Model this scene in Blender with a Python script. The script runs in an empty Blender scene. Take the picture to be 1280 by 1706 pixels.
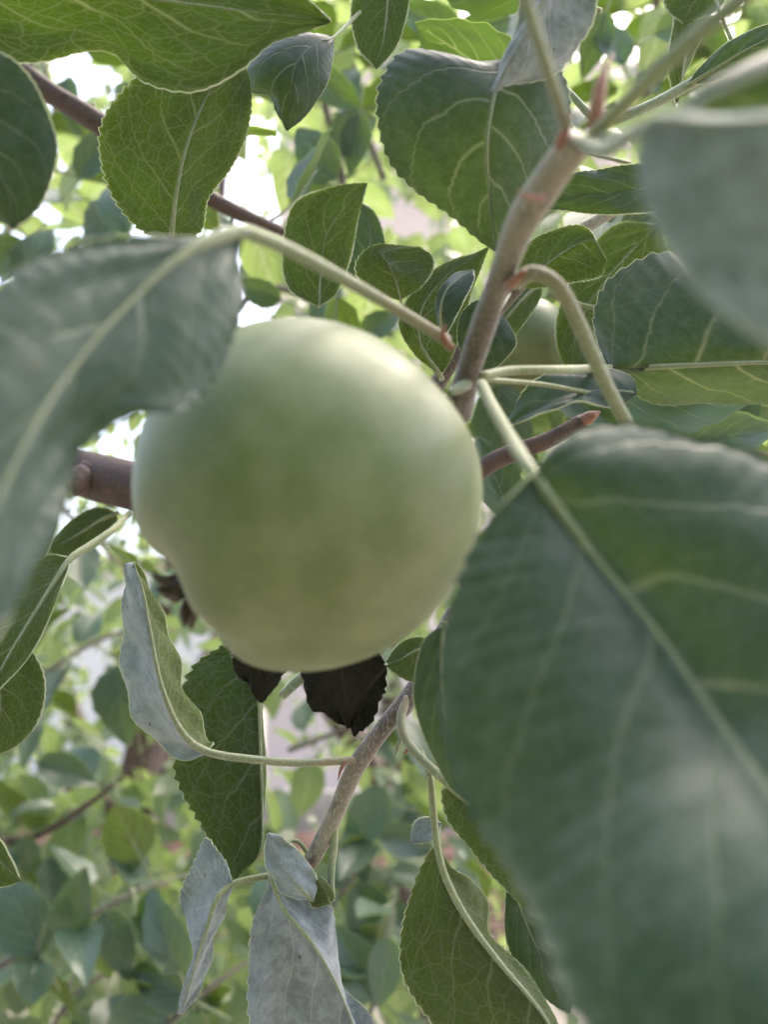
import bpy, math, random
import numpy as np
from mathutils import Vector, Matrix

random.seed(7)
rng = np.random.default_rng(7)
S = bpy.context.scene
COL = S.collection

# ------------------------------------------------------------------ camera
TILT = math.radians(12.0)
CAM = Vector((0.0, 0.0, 1.6))
FWD = Vector((0, math.cos(TILT), math.sin(TILT)))
RGT = Vector((1, 0, 0))
UPV = Vector((0, -math.sin(TILT), math.cos(TILT)))
FPX = 853.0 / math.tan(math.radians(30.0))
cd = bpy.data.cameras.new('camera')
cam = bpy.data.objects.new('camera', cd)
COL.objects.link(cam)
cam.location = CAM
cam.rotation_euler = (math.pi / 2 + TILT, 0, 0)
cd.sensor_fit = 'VERTICAL'
cd.sensor_height = 24.0
cd.lens = 12.0 / math.tan(math.radians(30.0))
cd.clip_start = 0.005
cd.clip_end = 500
cd.dof.use_dof = True
cd.dof.focus_distance = 0.218
cd.dof.aperture_fstop = cd.lens / 2.4
S.camera = cam

# ------------------------------------------------------------------ world, sun, exposure
SUN_EL, SUN_AZ = math.radians(58), math.radians(42)     # azimuth from +Y towards +X
w = bpy.data.worlds.new('World')
S.world = w
w.use_nodes = True
wn = w.node_tree.nodes
sky = wn.new('ShaderNodeTexSky')
sky.sky_type = 'NISHITA'
sky.sun_disc = False
sky.sun_elevation = SUN_EL
sky.sun_rotation = SUN_AZ
sky.air_density = 1.0
sky.dust_density = 7.0
sky.ozone_density = 1.0
bg = wn['Background']
bg.inputs['Strength'].default_value = 0.15
w.node_tree.links.new(sky.outputs[0], bg.inputs[0])
sl = bpy.data.lights.new('sun', 'SUN')
sl.energy = 0.55
sl.angle = math.radians(24)
sl.color = (1.0, 0.95, 0.87)
so = bpy.data.objects.new('sun', sl)
COL.objects.link(so)
sd = Vector((math.sin(SUN_AZ) * math.cos(SUN_EL), math.cos(SUN_AZ) * math.cos(SUN_EL), math.sin(SUN_EL)))
so.rotation_euler = sd.to_track_quat('Z', 'Y').to_euler()
so.location = (0, 0, 8)
S.view_settings.view_transform = 'Standard'
S.view_settings.look = 'None'
S.view_settings.gamma = 1.0
S.view_settings.use_curve_mapping = False
S.view_settings.exposure = 2.17
S.render.engine = 'CYCLES'
S.cycles.use_denoising = True
S.cycles.max_bounces = 6
S.cycles.use_adaptive_sampling = True
S.cycles.adaptive_threshold = 0.03
S.cycles.diffuse_bounces = 4
S.cycles.glossy_bounces = 2
S.cycles.transmission_bounces = 4
S.cycles.sample_clamp_indirect = 6


def P(px, py, zcm):
    """point of the place seen at photo pixel (px, py), zcm centimetres in front of the lens"""
    z = zcm / 100.0
    return CAM + FWD * z + RGT * (z * (px - 640) / FPX) + UPV * (z * (853 - py) / FPX)


# ------------------------------------------------------------------ node helpers
class NT:
    def __init__(s, name):
        s.m = bpy.data.materials.new(name)
        s.m.use_nodes = True
        s.t = s.m.node_tree
        s.t.nodes.clear()
        s.out = s.t.nodes.new('ShaderNodeOutputMaterial')

    def n(s, typ, ins=None, **props):
        nd = s.t.nodes.new(typ)
        for k, v in props.items():
            setattr(nd, k, v)
        for k, v in (ins or {}).items():
            if hasattr(v, 'is_linked') or isinstance(v, bpy.types.NodeSocket):
                s.t.links.new(v, nd.inputs[k])
            else:
                nd.inputs[k].default_value = v
        return nd

    def math(s, op, a, b=None, c=None, clamp=False):
        ins = {0: a}
        if b is not None:
            ins[1] = b
        if c is not None:
            ins[2] = c
        return s.n('ShaderNodeMath', ins, operation=op, use_clamp=clamp).outputs[0]

    def sstep(s, x, lo, hi):
        nd = s.n('ShaderNodeMapRange', {'Value': x, 'From Min': lo, 'From Max': hi}, interpolation_type='SMOOTHSTEP')
        return nd.outputs[0]

    def mix(s, f, a, b, blend='MIX'):
        nd = s.n('ShaderNodeMix', None, data_type='RGBA', blend_type=blend)
        for i, v in ((0, f), (6, a), (7, b)):
            if isinstance(v, bpy.types.NodeSocket):
                s.t.links.new(v, nd.inputs[i])
            else:
                nd.inputs[i].default_value = (*v, 1) if isinstance(v, tuple) and len(v) == 3 else v
        return nd.outputs[2]

    def noise(s, vec, scale, detail=3, rough=0.55, dim='3D'):
        return s.n('ShaderNodeTexNoise', {'Vector': vec, 'Scale': scale, 'Detail': detail, 'Roughness': rough}, noise_dimensions=dim).outputs[0]

    def done(s, shader):
        s.t.links.new(shader, s.out.inputs['Surface'])
        return s.m


def leaf_material(name, base, base2, vein, trans, tfac, rough, spec, sheen, veink, relief, nveins=4.7, island=False, detail=True,
                  fuzz=0.0, net=1.0, fscale=420.0):
    t = NT(name)
    uv = t.n('ShaderNodeUVMap').outputs[0]
    sep = t.n('ShaderNodeSeparateXYZ', {0: uv})
    u, v = sep.outputs[0], sep.outputs[1]
    obj = t.n('ShaderNodeTexCoord').outputs['Object']
    if island:
        rnd = t.n('ShaderNodeNewGeometry').outputs['Random Per Island']
    else:
        rnd = t.n('ShaderNodeObjectInfo').outputs['Random']
    shift = t.n('ShaderNodeCombineXYZ', {0: t.math('MULTIPLY', rnd, 17.0), 1: t.math('MULTIPLY', rnd, 31.0), 2: 0.0}).outputs[0]
    uvs = t.n('ShaderNodeVectorMath', {0: uv, 1: shift}, operation='ADD').outputs[0]
    nz = t.noise(uvs, 3.0, 1, dim='2D')
    au = t.math('ABSOLUTE', u)
    side = t.math('MULTIPLY', t.math('GREATER_THAN', u, 0.0), 0.42)
    wob = t.math('MULTIPLY_ADD', nz, 0.07, -0.035)
    bend = t.math('MULTIPLY', t.math('POWER', au, 1.6), 0.10)
    wv = t.math('ADD', t.math('SUBTRACT', t.math('SUBTRACT', v, t.math('MULTIPLY', au, 0.36)), bend), wob)
    ph = t.math('ADD', t.math('MULTIPLY_ADD', wv, nveins, side), t.math('MULTIPLY', rnd, 1.0))
    d = t.math('ABSOLUTE', t.math('SUBTRACT', t.math('FRACT', t.math('ADD', ph, 20.0)), 0.5))
    wid = t.math('MULTIPLY_ADD', au, -0.038, 0.066)
    m2 = t.math('SUBTRACT', 1.0, t.math('DIVIDE', d, wid), clamp=True)
    m2 = t.math('MULTIPLY', m2, t.math('MULTIPLY_ADD', au, -0.55, 1.0))
    mm = t.math('SUBTRACT', 1.0, t.math('DIVIDE', au, 0.035), clamp=True)
    veins = t.math('MAXIMUM', m2, mm)
    main = veins
    if detail:
        sc = t.n('ShaderNodeVectorMath', {0: uvs, 1: (0.42, 1.0, 1.0)}, operation='MULTIPLY').outputs[0]
        dist = t.n('ShaderNodeVectorMath', {0: sc, 1: t.n('ShaderNodeVectorMath', {0: t.n('ShaderNodeTexNoise', {'Vector': sc, 'Scale': 14.0, 'Detail': 1.0}, noise_dimensions='2D').outputs[1], 3: 0.02}, operation='SCALE').outputs[0]}, operation='ADD').outputs[0]
        v1 = t.n('ShaderNodeTexVoronoi', {'Vector': dist, 'Scale': 11.5}, feature='DISTANCE_TO_EDGE', voronoi_dimensions='2D').outputs[0]
        v2 = t.n('ShaderNodeTexVoronoi', {'Vector': dist, 'Scale': 30.0}, feature='DISTANCE_TO_EDGE', voronoi_dimensions='2D').outputs[0]
        m3 = t.math('MULTIPLY', t.math('SUBTRACT', 1.0, t.math('DIVIDE', v1, 0.06), clamp=True), 0.52 * net)
        m4 = t.math('MULTIPLY', t.math('SUBTRACT', 1.0, t.math('DIVIDE', v2, 0.09), clamp=True), 0.35 * net)
        veins = t.math('MAXIMUM', veins, t.math('MAXIMUM', m3, m4))
    nb = t.noise(uvs, 2.3, 3 if detail else 1, 0.6, dim='2D')
    fine = t.noise(obj, 900.0, 1) if detail else 0.5
    col = t.mix(t.sstep(nb, 0.35, 0.68), base, base2)
    val = t.math('MULTIPLY_ADD', rnd, 0.5, 0.75)
    val = t.math('MULTIPLY', val, t.math('MULTIPLY_ADD', fine, 0.36, 0.82))
    hs = t.n('ShaderNodeHueSaturation', {'Hue': t.math('MULTIPLY_ADD', t.math('FRACT', t.math('MULTIPLY', rnd, 7.3)), 0.03, 0.485), 'Value': val, 'Color': col}).outputs[0]
    vk = t.math('MULTIPLY', veins, veink)
    colv = t.mix(vk, hs, vein)
    if fuzz:
        fz = t.sstep(t.noise(obj, fscale, 3, 0.7), 0.36, 0.66)
        colv = t.mix(t.math('MULTIPLY', fz, fuzz), colv, (0.52, 0.58, 0.63))  # pale leaf hairs, tinted blue in place of reflected sky sheen
    if detail:
        vs = t.n('ShaderNodeTexVoronoi', {'Vector': t.n('ShaderNodeVectorMath', {0: uvs, 1: (0.42, 1.0, 1.0)}, operation='MULTIPLY').outputs[0], 'Scale': 7.0}, feature='F1', voronoi_dimensions='2D')
        spot = t.math('MULTIPLY', t.math('LESS_THAN', vs.outputs['Distance'], t.math('MULTIPLY_ADD', fine, 0.07, 0.03)),
                      t.math('GREATER_THAN', t.n('ShaderNodeSeparateXYZ', {0: vs.outputs['Color']}).outputs[0], 0.86))
        colv = t.mix(t.math('MULTIPLY', spot, 0.8), colv, (0.05, 0.035, 0.02))
    nin = {}
    if detail:
        hgt = t.math('ADD', t.math('MULTIPLY', main, relief), t.math('MULTIPLY', fine, 0.3))
        nin = {'Normal': t.n('ShaderNodeBump', {'Strength': 0.32, 'Distance': 0.0006, 'Height': hgt}).outputs[0]}
    pr = t.n('ShaderNodeBsdfPrincipled', {'Base Color': colv, 'Roughness': rough, 'Specular IOR Level': spec,
                                          'Sheen Weight': sheen if detail else 0.0, 'Sheen Roughness': 0.5, **nin})
    tcol = t.mix(t.math('MULTIPLY', veins, 0.85), t.mix(t.sstep(nb, 0.3, 0.7), trans, tuple(c * 0.78 for c in trans)), (0.97, 0.97, 0.75))
    tr = t.n('ShaderNodeBsdfTranslucent', {'Color': tcol})
    ms = t.n('ShaderNodeMixShader', {0: tfac, 1: pr.outputs[0], 2: tr.outputs[0]})
    return t.done(ms.outputs[0])


UPPER = leaf_material('leaf_upper', (0.011, 0.029, 0.021), (0.018, 0.042, 0.028), (0.15, 0.19, 0.13), (0.40, 0.58, 0.13), 0.14, 0.45, 0.34, 0.03, 0.34, -1.0, net=0.25, fuzz=0.045)
UNDER = leaf_material('leaf_under', (0.080, 0.118, 0.034), (0.105, 0.142, 0.046), (0.34, 0.38, 0.22), (0.42, 0.56, 0.10), 0.62, 0.62, 0.3, 0.08, 0.66, 1.0, fuzz=0.10)
FELT = leaf_material('leaf_felt', (0.17, 0.205, 0.225), (0.25, 0.285, 0.32), (0.40, 0.43, 0.42), (0.42, 0.52, 0.25), 0.18, 0.75, 0.25, 0.4, 0.5, 1.0, fuzz=0.35, net=0.5, fscale=260.0)
BLACK = leaf_material('near_black_leaf', (0.006, 0.008, 0.005), (0.011, 0.012, 0.007), (0.02, 0.02, 0.014), (0.05, 0.05, 0.02), 0.05, 0.8, 0.12, 0.0, 0.4, 1.0)  # near-black on both faces, for the two leaf tips under the apple
GREY = leaf_material('leaf_grey_under', (0.14, 0.175, 0.160), (0.18, 0.215, 0.205), (0.27, 0.31, 0.28), (0.42, 0.52, 0.2), 0.22, 0.7, 0.25, 0.4, 0.5, 1.0, fuzz=0.3)
FAR_UP = leaf_material('far_leaf_upper', (0.065, 0.112, 0.088), (0.095, 0.145, 0.108), (0.15, 0.21, 0.12), (0.38, 0.54, 0.12), 0.40, 0.36, 0.8, 0.1, 0.5, -1.0, detail=False)
FAR_STUFF = leaf_material('far_foliage', (0.050, 0.095, 0.072), (0.085, 0.130, 0.088), (0.15, 0.21, 0.12), (0.42, 0.56, 0.14), 0.44, 0.36, 0.8, 0.1, 0.4, -1.0, island=True, detail=False)


def rim_material():
    t = NT('leaf_margin_hairs')
    pr = t.n('ShaderNodeBsdfPrincipled', {'Base Color': (0.50, 0.54, 0.40, 1), 'Roughness': 0.7, 'Sheen Weight': 0.6})
    tr = t.n('ShaderNodeBsdfTranslucent', {'Color': (0.85, 0.88, 0.70, 1)})
    return t.done(t.n('ShaderNodeMixShader', {0: 0.45, 1: pr.outputs[0], 2: tr.outputs[0]}).outputs[0])


RIM = rim_material()


def stalk_material(name, a, b, mid=0.45, trans=0.12, speck=0.3, bump=0.25, sheen=0.4, hairy=0.35):
    """a at the start of the tube, b at its end"""
    t = NT(name)
    uv = t.n('ShaderNodeUVMap').outputs[0]
    v = t.n('ShaderNodeSeparateXYZ', {0: uv}).outputs[1]
    obj = t.n('ShaderNodeTexCoord').outputs['Object']
    n1 = t.noise(obj, 260.0, 3, 0.65)
    f = t.sstep(t.math('ADD', v, t.math('MULTIPLY_ADD', n1, 0.3, -0.15)), mid - 0.3, mid + 0.3)
    c = t.mix(f, a, b)
    hair = t.noise(t.n('ShaderNodeVectorMath', {0: obj, 1: (1.0, 1.0, 0.25)}, operation='MULTIPLY').outputs[0], 2600.0, 1, 0.7)
    c = t.mix(t.math('MULTIPLY', t.sstep(n1, 0.5, 0.72), speck), c, tuple(x * 0.35 for x in a))
    c = t.mix(t.math('MULTIPLY', t.sstep(hair, 0.52, 0.7), hairy), c, (0.55, 0.54, 0.47))
    bm = t.n('ShaderNodeBump', {'Strength': bump, 'Distance': 0.0005, 'Height': n1}).outputs[0]
    pr = t.n('ShaderNodeBsdfPrincipled', {'Base Color': c, 'Roughness': 0.62, 'Specular IOR Level': 0.35, 'Sheen Weight': sheen, 'Normal': bm})
    tr = t.n('ShaderNodeBsdfTranslucent', {'Color': c})
    return t.done(t.n('ShaderNodeMixShader', {0: trans, 1: pr.outputs[0], 2: tr.outputs[0]}).outputs[0])


STALK = stalk_material('leaf_stalk_green', (0.24, 0.27, 0.125), (0.22, 0.27, 0.155), speck=0.05)
STALK_RED = stalk_material('leaf_stalk_red_base', (0.27, 0.12, 0.09), (0.22, 0.255, 0.14), mid=0.0, speck=0.05)
TWIG = stalk_material('twig_bark', (0.105, 0.080, 0.068), (0.25, 0.22, 0.16), mid=0.62, sheen=0.3, trans=0.0, speck=0.55, bump=0.5)
LIMB = stalk_material(sheen=0.05, hairy=0.08, name='limb_bark', a=(0.075, 0.045, 0.038), b=(0.11, 0.07, 0.06), mid=0.5, trans=0.0, speck=0.6, bump=0.8)
BUD = stalk_material('red_bud', (0.27, 0.12, 0.075), (0.30, 0.11, 0.065), trans=0.1, speck=0.2)


# ------------------------------------------------------------------ mesh helpers
ROOT_AT = {}


def catmull(pts, n):
    """arc-length uniform Catmull-Rom through pts (k x 3)"""
    p = np.array([tuple(q) for q in pts], float)
    if len(p) == 2:
        return p[0] + (p[1] - p[0]) * np.linspace(0, 1, n)[:, None]
    e = np.vstack([2 * p[0] - p[1], p, 2 * p[-1] - p[-2]])
    out = []
    for i in range(1, len(e) - 2):
        a, b, c, d = e[i - 1], e[i], e[i + 1], e[i + 2]
        for s in np.linspace(0, 1, 24, endpoint=False):
            out.append(0.5 * (2 * b + (c - a) * s + (2 * a - 5 * b + 4 * c - d) * s * s + (3 * b - a - 3 * c + d) * s ** 3))
    out.append(p[-1])
    out = np.array(out)
    L = np.concatenate([[0], np.cumsum(np.linalg.norm(np.diff(out, axis=0), axis=1))])
    q = np.linspace(0, L[-1], n)
    return np.stack([np.interp(q, L, out[:, k]) for k in range(3)], 1)


def build(name, verts, faces, mats, parent=None, fmat=None, uvs=None, smooth=True):
    me = bpy.data.meshes.new(name)
    me.from_pydata([tuple(v) for v in verts], [], [tuple(int(i) for i in f) for f in faces])
    for m in mats:
        me.materials.append(m)
    if fmat is not None:
        me.polygons.foreach_set('material_index', np.asarray(fmat, np.int32))
    if smooth:
        me.polygons.foreach_set('use_smooth', np.ones(len(me.polygons), bool))
    if uvs is not None:
        ul = me.uv_layers.new(name='UVMap')
        li = np.zeros(len(me.loops), np.int32)
        me.loops.foreach_get('vertex_index', li)
        ul.data.foreach_set('uv', np.asarray(uvs, np.float32)[li].ravel())
    me.update()
    o = bpy.data.objects.new(name, me)
    COL.objects.link(o)
    if parent is not None:
        o.parent = parent
        if parent.name in ROOT_AT:
            o.matrix_parent_inverse = Matrix.Translation(-ROOT_AT[parent.name])
    return o


def tube_data(pts, radii, n=40, k=10, cap=True, lumps=0.0, seed=0):
    c = catmull(pts, n)
    r = np.interp(np.linspace(0, 1, n), np.linspace(0, 1, len(radii)), radii)
    if lumps:
        rr = np.random.default_rng(seed)
        r = r * (1 + lumps * np.interp(np.linspace(0, 1, n), np.linspace(0, 1, 14), rr.uniform(-1, 1, 14)))
    t = np.gradient(c, axis=0)
    t /= np.linalg.norm(t, axis=1)[:, None] + 1e-12
    ref = np.array([0.31, 0.2, 0.93])
    nrm = np.cross(t[0], ref)
    nrm /= np.linalg.norm(nrm)
    V, F, U = [], [], []
    for i in range(n):
        nrm = nrm - t[i] * np.dot(nrm, t[i])
        nrm /= np.linalg.norm(nrm)
        b = np.cross(t[i], nrm)
        for j in range(k):
            a = 2 * math.pi * j / k
            V.append(c[i] + r[i] * (math.cos(a) * nrm + math.sin(a) * b))
            U.append((j / k, i / (n - 1)))
    for i in range(n - 1):
        for j in range(k):
            j2 = (j + 1) % k
            F.append((i * k + j, i * k + j2, (i + 1) * k + j2, (i + 1) * k + j))
    if cap:
        F.append(tuple(range(k - 1, -1, -1)))
        F.append(tuple((n - 1) * k + j for j in range(k)))
    return V, F, U


def tube(name, pts, radii, mat, parent=None, **kw):
    V, F, U = tube_data(pts, radii, **kw)
    return build(name, V, F, [mat], parent, uvs=U)


def root(name, loc, label, cat, group=None):
    o = bpy.data.objects.new(name, None)
    o.empty_display_size = 0.01
    COL.objects.link(o)
    if loc is not None:
        o.location = loc
        ROOT_AT[o.name] = Vector(loc)
    o['label'] = label
    o['category'] = cat
    if group:
        o['group'] = group
    return o


def leaf(parent, M, L, R, face='U', under2=None, upper=UPPER, stalk=None, r_stalk=0.8, teeth=26, amp=0.035, under=UNDER, camber=0.06, label=None,
         stalk_mat=STALK, thick=0.00022, wave=0.012, seed=None, nh=7, rib=0.62, dz=0.0, pillow=0.008, rim=0.00026, crumple=0.008):
    """One blade from its midrib M and its two margins L, R (each a list of (px, py, cm)); the margins share the midrib's ends.
    face: which surface ('U'pper / 'D' lower) the half between M and L turns to the lens."""
    M = [(a, b, c + dz) for a, b, c in M]
    L = [(a, b, c + dz) for a, b, c in L]
    R = [(a, b, c + dz) for a, b, c in R]
    if stalk and dz:
        stalk = stalk[:-1] + [M[0]]
    seed = seed if seed is not None else int(abs(M[0][0] * 13 + M[0][1] * 7)) % 9999
    rr = np.random.default_rng(seed)
    m3 = [P(*q) for q in M]
    nv = teeth * 4 + 1
    cm = catmull(m3, nv)
    cl = catmull([m3[0]] + [P(*q) for q in L] + [m3[-1]], nv)
    cr = catmull([m3[0]] + [P(*q) for q in R] + [m3[-1]], nv)
    tt = np.linspace(0, 1, nv)
    # serration: forward pointing saw teeth of uneven size
    def serrate(c, ph):
        d = c - cm
        ln = np.linalg.norm(d, axis=1)
        size = np.interp(tt, np.linspace(0, 1, teeth + 1), rr.uniform(0.5, 1.25, teeth + 1))
        f = (tt * teeth + ph) % 1.0
        saw = np.where(f < 0.75, f / 0.75, (1 - f) / 0.25)
        wmax = ln.max()
        fade = np.clip(tt * 9, 0, 1) * np.clip((1 - tt) * 8, 0, 1)
        return d / (ln[:, None] + 1e-9) * (wmax * amp * size * (saw - 0.4) * fade)[:, None]
    cl = cl + serrate(cl, 0.0)
    cr = cr + serrate(cr, 0.3)
    cols = []
    us = []
    wmax_ = max(np.linalg.norm(cl - cm, axis=1).max(), np.linalg.norm(cr - cm, axis=1).max())
    hs_ = ([1.0, 1 - rim / wmax_] if rim else [1.0, 0.93]) + list(np.linspace(1, 0, nh + 1)[1:-1])
    for s in hs_:
        cols.append((cl, s, -1)); us.append(-s)
    cols.append((cm, 0, 0)); us.append(0)
    for s in hs_[::-1]:
        cols.append((cr, s, 1)); us.append(s)
    cw = [(rr.uniform(5, 14), rr.uniform(2, 8), rr.uniform(0, 6)) for _ in range(4)] + [(rr.uniform(16, 30), rr.uniform(6, 14), rr.uniform(0, 6))]
    tan = np.gradient(cm, axis=0)
    tan /= np.linalg.norm(tan, axis=1)[:, None] + 1e-12
    grid = np.zeros((nv, len(cols), 3))
    wav = np.interp(tt, np.linspace(0, 1, 9), rr.uniform(-1, 1, 9))
    wav2 = np.interp(tt, np.linspace(0, 1, 9), rr.uniform(-1, 1, 9))
    size = np.linalg.norm(cm[-1] - cm[0])
    sgn = 1.0
    midi = nv // 2
    nl = np.cross(tan[midi], (cl - cm)[midi])      # normal of the L half
    view = np.array(CAM) - 0.5 * (cm[midi] + cl[midi])
    up_is = 1.0 if (np.dot(nl, view) > 0) == (face == 'U') else -1.0
    nL = np.cross(tan, cl - cm)
    nL = nL / (np.linalg.norm(nL, axis=1)[:, None] + 1e-9) * up_is
    nR = -np.cross(tan, cr - cm)
    nR = nR / (np.linalg.norm(nR, axis=1)[:, None] + 1e-9) * up_is
    for j, (c, s, sd_) in enumerate(cols):
        if sd_ == 0:
            grid[:, j] = cm
            continue
        nn = nL if sd_ < 0 else nR
        ww = np.linalg.norm(c - cm, axis=1)[:, None]
        bul = camber * 4 * s * (1 - s)
        ripple = (wav if sd_ < 0 else wav2)[:, None] * wave * size * s * s
        ph = (tt - 0.36 * s - 0.10 * s ** 1.6) * 4.7 + (0.42 if sd_ > 0 else 0)
        pil = (np.abs((ph % 1.0) - 0.5) - 0.25)[:, None] * pillow * size * math.sin(math.pi * min(1, s * 1.1))
        crm = sum(np.sin(tt * f1 + s * sd_ * f2 + f3) for f1, f2, f3 in cw)[:, None] * crumple * size * s * .5
        grid[:, j] = cm + (c - cm) * s + nn * (ww * bul + ripple + pil + crm)
    # vertex normals of the sheet
    gu = np.gradient(grid, axis=1)
    gv = np.gradient(grid, axis=0)
    nn = np.cross(gv, gu)
    nn /= np.linalg.norm(nn, axis=2)[:, :, None] + 1e-12
    flip = 1.0
    # make nn the upper direction: compare with nL at the middle of the L half
    if np.dot(nn[midi, nh // 2], nL[midi]) < 0:
        flip = -1.0
    nn *= flip
    up = grid + nn * thick
    dn = grid - nn * thick
    nc = len(cols)
    V = np.concatenate([up.reshape(-1, 3), dn.reshape(-1, 3)])
    uvg = np.stack(np.meshgrid(np.array(us), tt), -1).reshape(-1, 2)
    U = np.concatenate([uvg, uvg])
    off = nv * nc
    F, FM = [], []
    for i in range(nv - 1):
        for j in range(nc - 1):
            a, b, c, d = i * nc + j, i * nc + j + 1, (i + 1) * nc + j + 1, (i + 1) * nc + j
            q_up = (a, d, c, b) if flip > 0 else (a, b, c, d)
            edge = rim and (j == 0 or j == nc - 2)
            F.append(q_up); FM.append(2 if edge else 0)
            F.append(tuple(x + off for x in q_up[::-1])); FM.append(2 if edge else (3 if under2 and j >= nc // 2 else 1))
    for i in range(nv - 1):
        for j in (0, nc - 1):
            a, d = i * nc + j, (i + 1) * nc + j
            F.append((a, d, d + off, a + off) if (j == 0) == (flip > 0) else (a, a + off, d + off, d)); FM.append(2)
    o = build('leaf', V, F, [upper, under, RIM] + ([under2] if under2 else []), parent, fmat=FM, uvs=U)
    if label:
        o['label'] = label
    # stalk and midrib, one tapered rib
    sp = [P(*q) for q in (stalk or [])]
    rs = r_stalk / 1000.0
    V2, F2, U2 = tube_data([Vector(x) for x in (sp if sp else m3[:1])] + [Vector(x) for x in (m3[1:] if sp and (Vector(sp[-1]) - m3[0]).length < 1e-5 else m3)],
                           [rs] * (len(sp) if sp else 1) + list(np.linspace(rs * rib, rs * 0.14, max(2, len(m3) - 1))), n=60, k=8)
    build('leaf_stalk', V2, F2, [stalk_mat], o, uvs=U2)
    return o


# ================================================================== THE SETTING
def simple(name, col, rough=0.8, nscale=6.0, var=0.25, bump=0.3, dist=0.01, spec=0.3):
    t = NT(name)
    obj = t.n('ShaderNodeTexCoord').outputs['Object']
    n1 = t.noise(obj, nscale, 6, 0.6)
    c = t.mix(t.sstep(n1, 0.3, 0.7), tuple(x * (1 - var) for x in col), tuple(min(1, x * (1 + var)) for x in col))
    b = t.n('ShaderNodeBump', {'Strength': bump, 'Distance': dist, 'Height': t.noise(obj, nscale * 9, 5, 0.65)}).outputs[0]
    return t.done(t.n('ShaderNodeBsdfPrincipled', {'Base Color': c, 'Roughness': rough, 'Normal': b, 'Specular IOR Level': spec}).outputs[0])


GROUND = simple('dry_soil', (0.24, 0.215, 0.175), nscale=3.0)
PLASTER = simple('pink_plaster', (0.80, 0.65, 0.56), nscale=1.5, var=0.08, dist=0.004)
WHITEWASH = simple('whitewash', (0.82, 0.77, 0.69), nscale=1.2, var=0.05, dist=0.004)
BRICK = simple('brick_face', (0.44, 0.26, 0.20), nscale=5.0, var=0.3)
MORTAR = simple('mortar', (0.36, 0.32, 0.28), nscale=8.0)
PAINT = simple('window_paint', (0.7, 0.7, 0.68), nscale=4.0, var=0.05, rough=0.5)


def glass_mat():
    t = NT('window_glass')
    return t.done(t.n('ShaderNodeBsdfPrincipled', {'Base Color': (0.03, 0.035, 0.04, 1), 'Roughness': 0.06}).outputs[0])


GLASS = glass_mat()


def box(name, c, s, mat, parent=None):
    x, y, z = s[0] / 2, s[1] / 2, s[2] / 2
    V = [(c[0] + i * x, c[1] + j * y, c[2] + k * z) for i in (-1, 1) for j in (-1, 1) for k in (-1, 1)]
    F = [(0, 1, 3, 2), (4, 6, 7, 5), (0, 4, 5, 1), (2, 3, 7, 6), (0, 2, 6, 4), (1, 5, 7, 3)]
    return build(name, V, F, [mat], parent, smooth=False)


# ground: one uneven sheet out to the horizon
gx = np.concatenate([np.linspace(-220, -12, 14), np.linspace(-10, 10, 41), np.linspace(12, 220, 14)])
gy = np.concatenate([np.linspace(-220, -8, 10), np.linspace(-6, 16, 45), np.linspace(20, 220, 12)])
V = [(x, y, 0.05 * math.sin(x * 1.3) * math.cos(y * 0.9) if abs(x) < 11 and -7 < y < 17 else 0.0) for y in gy for x in gx]
nx = len(gx)
F = [(j * nx + i, j * nx + i + 1, (j + 1) * nx + i + 1, (j + 1) * nx + i) for j in range(len(gy) - 1) for i in range(nx - 1)]
g = build('ground', V, F, [GROUND])
g['kind'] = 'structure'
g['label'] = 'dry brown soil under the apple trees'

# ================================================================== THE NEAR TREE
# ---- the apple in the middle
def apple_material():
    t = NT('apple_skin')
    obj = t.n('ShaderNodeTexCoord').outputs['Object']
    z = t.n('ShaderNodeSeparateXYZ', {0: obj}).outputs[2]
    n1 = t.noise(obj, 70.0, 4, 0.6)
    n2 = t.noise(obj, 160.0, 5, 0.6)
    c = t.mix(t.sstep(n1, 0.3, 0.7), (0.098, 0.136, 0.040), (0.168, 0.200, 0.084))
    vd = t.n('ShaderNodeTexVoronoi', {'Vector': obj, 'Scale': 430.0}, feature='F1').outputs[0]
    dots = t.math('SUBTRACT', 1.0, t.sstep(vd, 0.08, 0.2))
    c = t.mix(t.math('MULTIPLY', dots, 0.3), c, (0.28, 0.31, 0.18))
    bloom = t.sstep(n2, 0.35, 0.75)
    c = t.mix(t.math('MULTIPLY', bloom, 0.22), c, (0.27, 0.29, 0.19))
    rough = t.math('MULTIPLY_ADD', bloom, 0.14, 0.46)
    b = t.n('ShaderNodeBump', {'Strength': 0.12, 'Distance': 0.0006, 'Height': n2}).outputs[0]
    return t.done(t.n('ShaderNodeBsdfPrincipled', {'Base Color': c, 'Roughness': rough, 'Specular IOR Level': 0.5, 'Coat Weight': 0.0, 'Coat Roughness': 0.34, 'Normal': b,
                                                   'Sheen Weight': 0.1, 'Sheen Roughness': 0.4,
                                                   }).outputs[0])


SKIN = apple_material()
SEPAL = stalk_material('dry_sepal', (0.035, 0.024, 0.017), (0.075, 0.055, 0.035), speck=0.6, sheen=0.0, hairy=0.12)


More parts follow.
